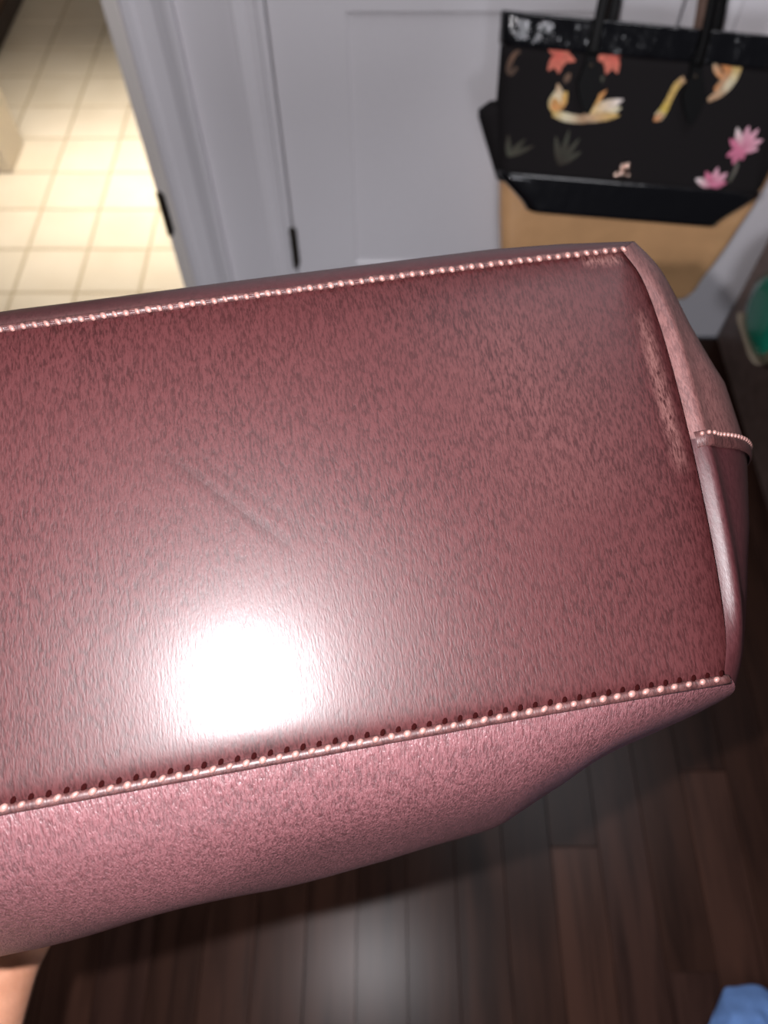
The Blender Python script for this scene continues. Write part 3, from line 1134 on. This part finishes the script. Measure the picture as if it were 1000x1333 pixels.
for ang, ln, wd, c in ((90, 0.033, 0.013, PNK2), (62, 0.034, 0.014, PNK2), (120, 0.034, 0.013, WHT), (30, 0.032, 0.014, PNK2), (150, 0.026, 0.013, PNK), (5, 0.026, 0.012, PNK2),
                       (-60, 0.016, 0.013, PNK), (-150, 0.022, 0.013, PNK), (-105, 0.022, 0.015, PNK)):
    P.petal(0.148, 0.112, R(ang), ln, wd, PNK, c, random.uniform(0, 0.0005))
P.stroke([(0.147, 0.100), (0.150, 0.085), (0.146, 0.066)], [0.004, 0.005, 0.006], [GRY, (0.16, 0.15, 0.13), GRY])
P.build('pink lotus')
P = Print('flower_print')
for ang, ln, wd, c in ((90, 0.027, 0.013, PNK2), (130, 0.026, 0.013, PNK), (50, 0.027, 0.013, PNK2), (165, 0.030, 0.014, WHT), (18, 0.022, 0.013, PNK)):
    P.petal(0.122, 0.0585, R(ang), ln, wd, PNK, c, random.uniform(0, 0.0005))
P.build('pink lotus')
P = Print('leaf_print')
for ang, ln in ((60, 0.045), (85, 0.05), (110, 0.042), (35, 0.036)):
    P.petal(-0.118, 0.070, R(ang), ln, 0.010, (0.018, 0.018, 0.014), GRY)
P.build('dim grey leaf')
P = Print('leaf_print')
for ang, ln in ((25, 0.04), (50, 0.034), (100, 0.030)): P.petal(-0.197, 0.076, R(ang), ln, 0.009, GRY, (0.03, 0.03, 0.022))
P.build('dim grey leaf')
P = Print('twig_print')
P.stroke([(-0.205, 0.212), (-0.213, 0.205), (-0.217, 0.190), (-0.212, 0.184), (-0.205, 0.192)], [0.005, 0.007, 0.008, 0.007, 0.004], [BRN, (0.16, 0.09, 0.06), BRN, BRN, BRN])
P.build('brown twig')
P = Print('bud_print')
P.petal(-0.134, 0.178, R(70), 0.014, 0.010, BRN, (0.2, 0.12, 0.08))
P.build('brown bud')
P = Print('bud_print')
P.petal(-0.086, 0.181, R(60), 0.012, 0.009, GRY, GRY)
P.build('grey bud')

# small metal emblem
bm = bmesh.new()
for x, z, rx, rz in ((-0.0235, 0.0745, 0.0042, 0.0055), (-0.0155, 0.0755, 0.0052, 0.0062), (-0.029, 0.0625, 0.0056, 0.0048), (-0.021, 0.0655, 0.0062, 0.0050), (-0.011, 0.0640, 0.0040, 0.0034)):
    bmesh.ops.create_uvsphere(bm, u_segments=12, v_segments=8, radius=1.0, matrix=Matrix.Translation((x, -0.003, z)) @ Matrix.Diagonal((rx, 0.003, rz, 1)))
tag(from_bm('metal_emblem', bm, GOLD, bk), 'small rose gold emblem')

# tan patent bag behind it
tn_m = frame((0.4208, 1.1319, 0.2248), (0.9994, -0.0026, -0.0348), (0.0349, 0.0747, 0.9966))
tn = empty('patent_tote', label='glossy tan patent leather tote hanging behind the black floral tote', cat='bag', mat=tn_m)


def tan_row(v):
    hw = interp([(-0.003, 0.180), (0.01, 0.192), (0.12, 0.2135), (0.24, 0.233), (0.36, 0.242)], v)
    d = interp([(-0.003, 0.05), (0.02, 0.066), (0.2, 0.060), (0.36, 0.030)], v)
    return (v, -hw, hw, d, 0.0)


loft('body', [tan_row(v) for v in (-0.003, 0.003, 0.012, 0.04, 0.08, 0.12, 0.16, 0.20, 0.24, 0.28, 0.32, 0.34)], TAN, tn, wob=0.010, seed=2)
loft('rim_band', [(v, r[1] - 0.002, r[2] + 0.002, r[3] + 0.004, -0.002) for v in (0.322, 0.34, 0.352, 0.354) for r in [tan_row(v)]], TAN, tn, wob=0.006, seed=4)
inv = tn_m.inverted()
neck = inv @ (KNOB + V((0, -0.036, 0.009)))
for yy in (0.004, 0.026):
    a0, a1 = V((-0.105, yy, 0.338)), V((0.045, yy, 0.338))
    up = neck.z - 0.338 + (0.017 if yy < 0.01 else 0.013)
    shx = neck.x - (a0.x + a1.x) / 2
    pts = strap_arc(a0, a1, up, lambda t: 0)
    y_end = neck.y - yy + (0.0 if yy < 0.01 else 0.014)
    pts = [p + V((shx * max(0, (p.z - 0.338) / up) ** 1.2, y_end * sst(0.1, 1.0, max(0, (p.z - 0.338) / up)), 0)) for p in pts]
    tube('handle', pts, 0.006, TAUPE, tn, 10, flat=(0.009, 0.004))

# ------------------------------------------------------------------ green pouch on the dresser's side
pc = V((0.746, 1.040, 0.262))
gp = empty('round_pouch', pc, 'round green pouch with dark rim hanging on the dresser side at right edge', 'bag')


def disc(name, r0, r1, x0, x1, material, half=None, parent=gp):
    """thick rounded disc facing -x, centred on the pouch"""
    bm = bmesh.new()
    prof = [(0.0, x0), (r0 * 0.6, x0 - 0.002), (r0 * 0.93, x0 + 0.003), (r0, x0 + 0.010), (r1, x1), (0.0, x1)]
    n = 40
    rings = []
    for r, xx in prof:
        rings.append([bm.verts.new((xx, r * math.cos(2 * math.pi * k / n), r * math.sin(2 * math.pi * k / n))) for k in range(n)])
    for a, b in zip(rings, rings[1:]):
        for k in range(n): bm.faces.new((a[k], a[(k + 1) % n], b[(k + 1) % n], b[k]))
    bmesh.ops.remove_doubles(bm, verts=bm.verts, dist=1e-6)
    if half is not None:
        for v in bm.verts:
            if v.co.z > half: v.co.z = half + (v.co.z - half) * 0.02
    return from_bm(name, bm, material, parent)


disc('body', 0.098, 0.092, -0.030, 0.010, DARKWOOD)
tag(disc('face', 0.088, 0.086, -0.043, -0.02, OLIVE), 'olive leather ring')
tag(disc('face_panel', 0.072, 0.070, -0.051, -0.03, GREEN), 'glossy green panel')
tag(disc('pocket', 0.068, 0.066, -0.057, -0.03, BEIGE, half=-0.058), 'beige lower pocket')
pts = smooth_path([(-0.008, -0.06, 0.075), (-0.012, -0.05, 0.20), (-0.012, -0.02, 0.46), (-0.008, 0.0, 0.542), (-0.004, 0.0, 0.552)], 20)
tube('strap', pts, 0.004, DARKWOOD, gp, 8)
pts = smooth_path([(-0.008, 0.06, 0.075), (-0.012, 0.05, 0.20), (-0.012, 0.02, 0.46), (-0.008, 0.0, 0.542), (-0.004, 0.0, 0.552)], 20)
tube('strap', pts, 0.004, DARKWOOD, gp, 8)

# ------------------------------------------------------------------ blue cloth on the floor
vs, fs = [], []
n = 60
ctr = V((0.574, -0.146, 0))
for j in range(n + 1):
    for i in range(n + 1):
        u, v = i / n * 2 - 1, j / n * 2 - 1
        r = math.hypot(u, v)
        an = math.atan2(v, u)
        edge = 0.92 + 0.10 * math.sin(3 * an + 0.6) + 0.06 * math.sin(7 * an)
        x, y = u * math.sqrt(1 - v * v / 2) * 0.155 * edge, v * math.sqrt(1 - u * u / 2) * 0.135 * edge
        q = V((u * 2.2, v * 2.2, 0.7))
        ridge = abs(noise.noise(q * 0.9)) * 0.6 + abs(noise.noise(q * 2.1 + V((3, 1, 0)))) * 0.35
        rr = max(abs(u), abs(v))
        h = 0.075 * (1 - rr ** 2.2) * (0.55 + 0.9 * (0.5 - ridge)) + 0.008 * noise.noise(q * 5) * (1 - rr)
        vs.append((x + 0.012 * noise.noise(q * 1.6), y + 0.012 * noise.noise(q * 1.6 + V((5, 5, 5))), max(0.0025, h)))
for j in range(n):
    for i in range(n):
        a = j * (n + 1) + i
        fs.append((a, a + 1, a + n + 2, a + n + 1))
cl = link('blue_cloth', mesh('blue_cloth', vs, fs), BLUE)
cl.location = ctr
so = cl.modifiers.new('thick', 'SOLIDIFY')
so.thickness = 0.002
tag(cl, 'crumpled light blue cloth lying on the dark wooden floor at bottom right', 'cloth')
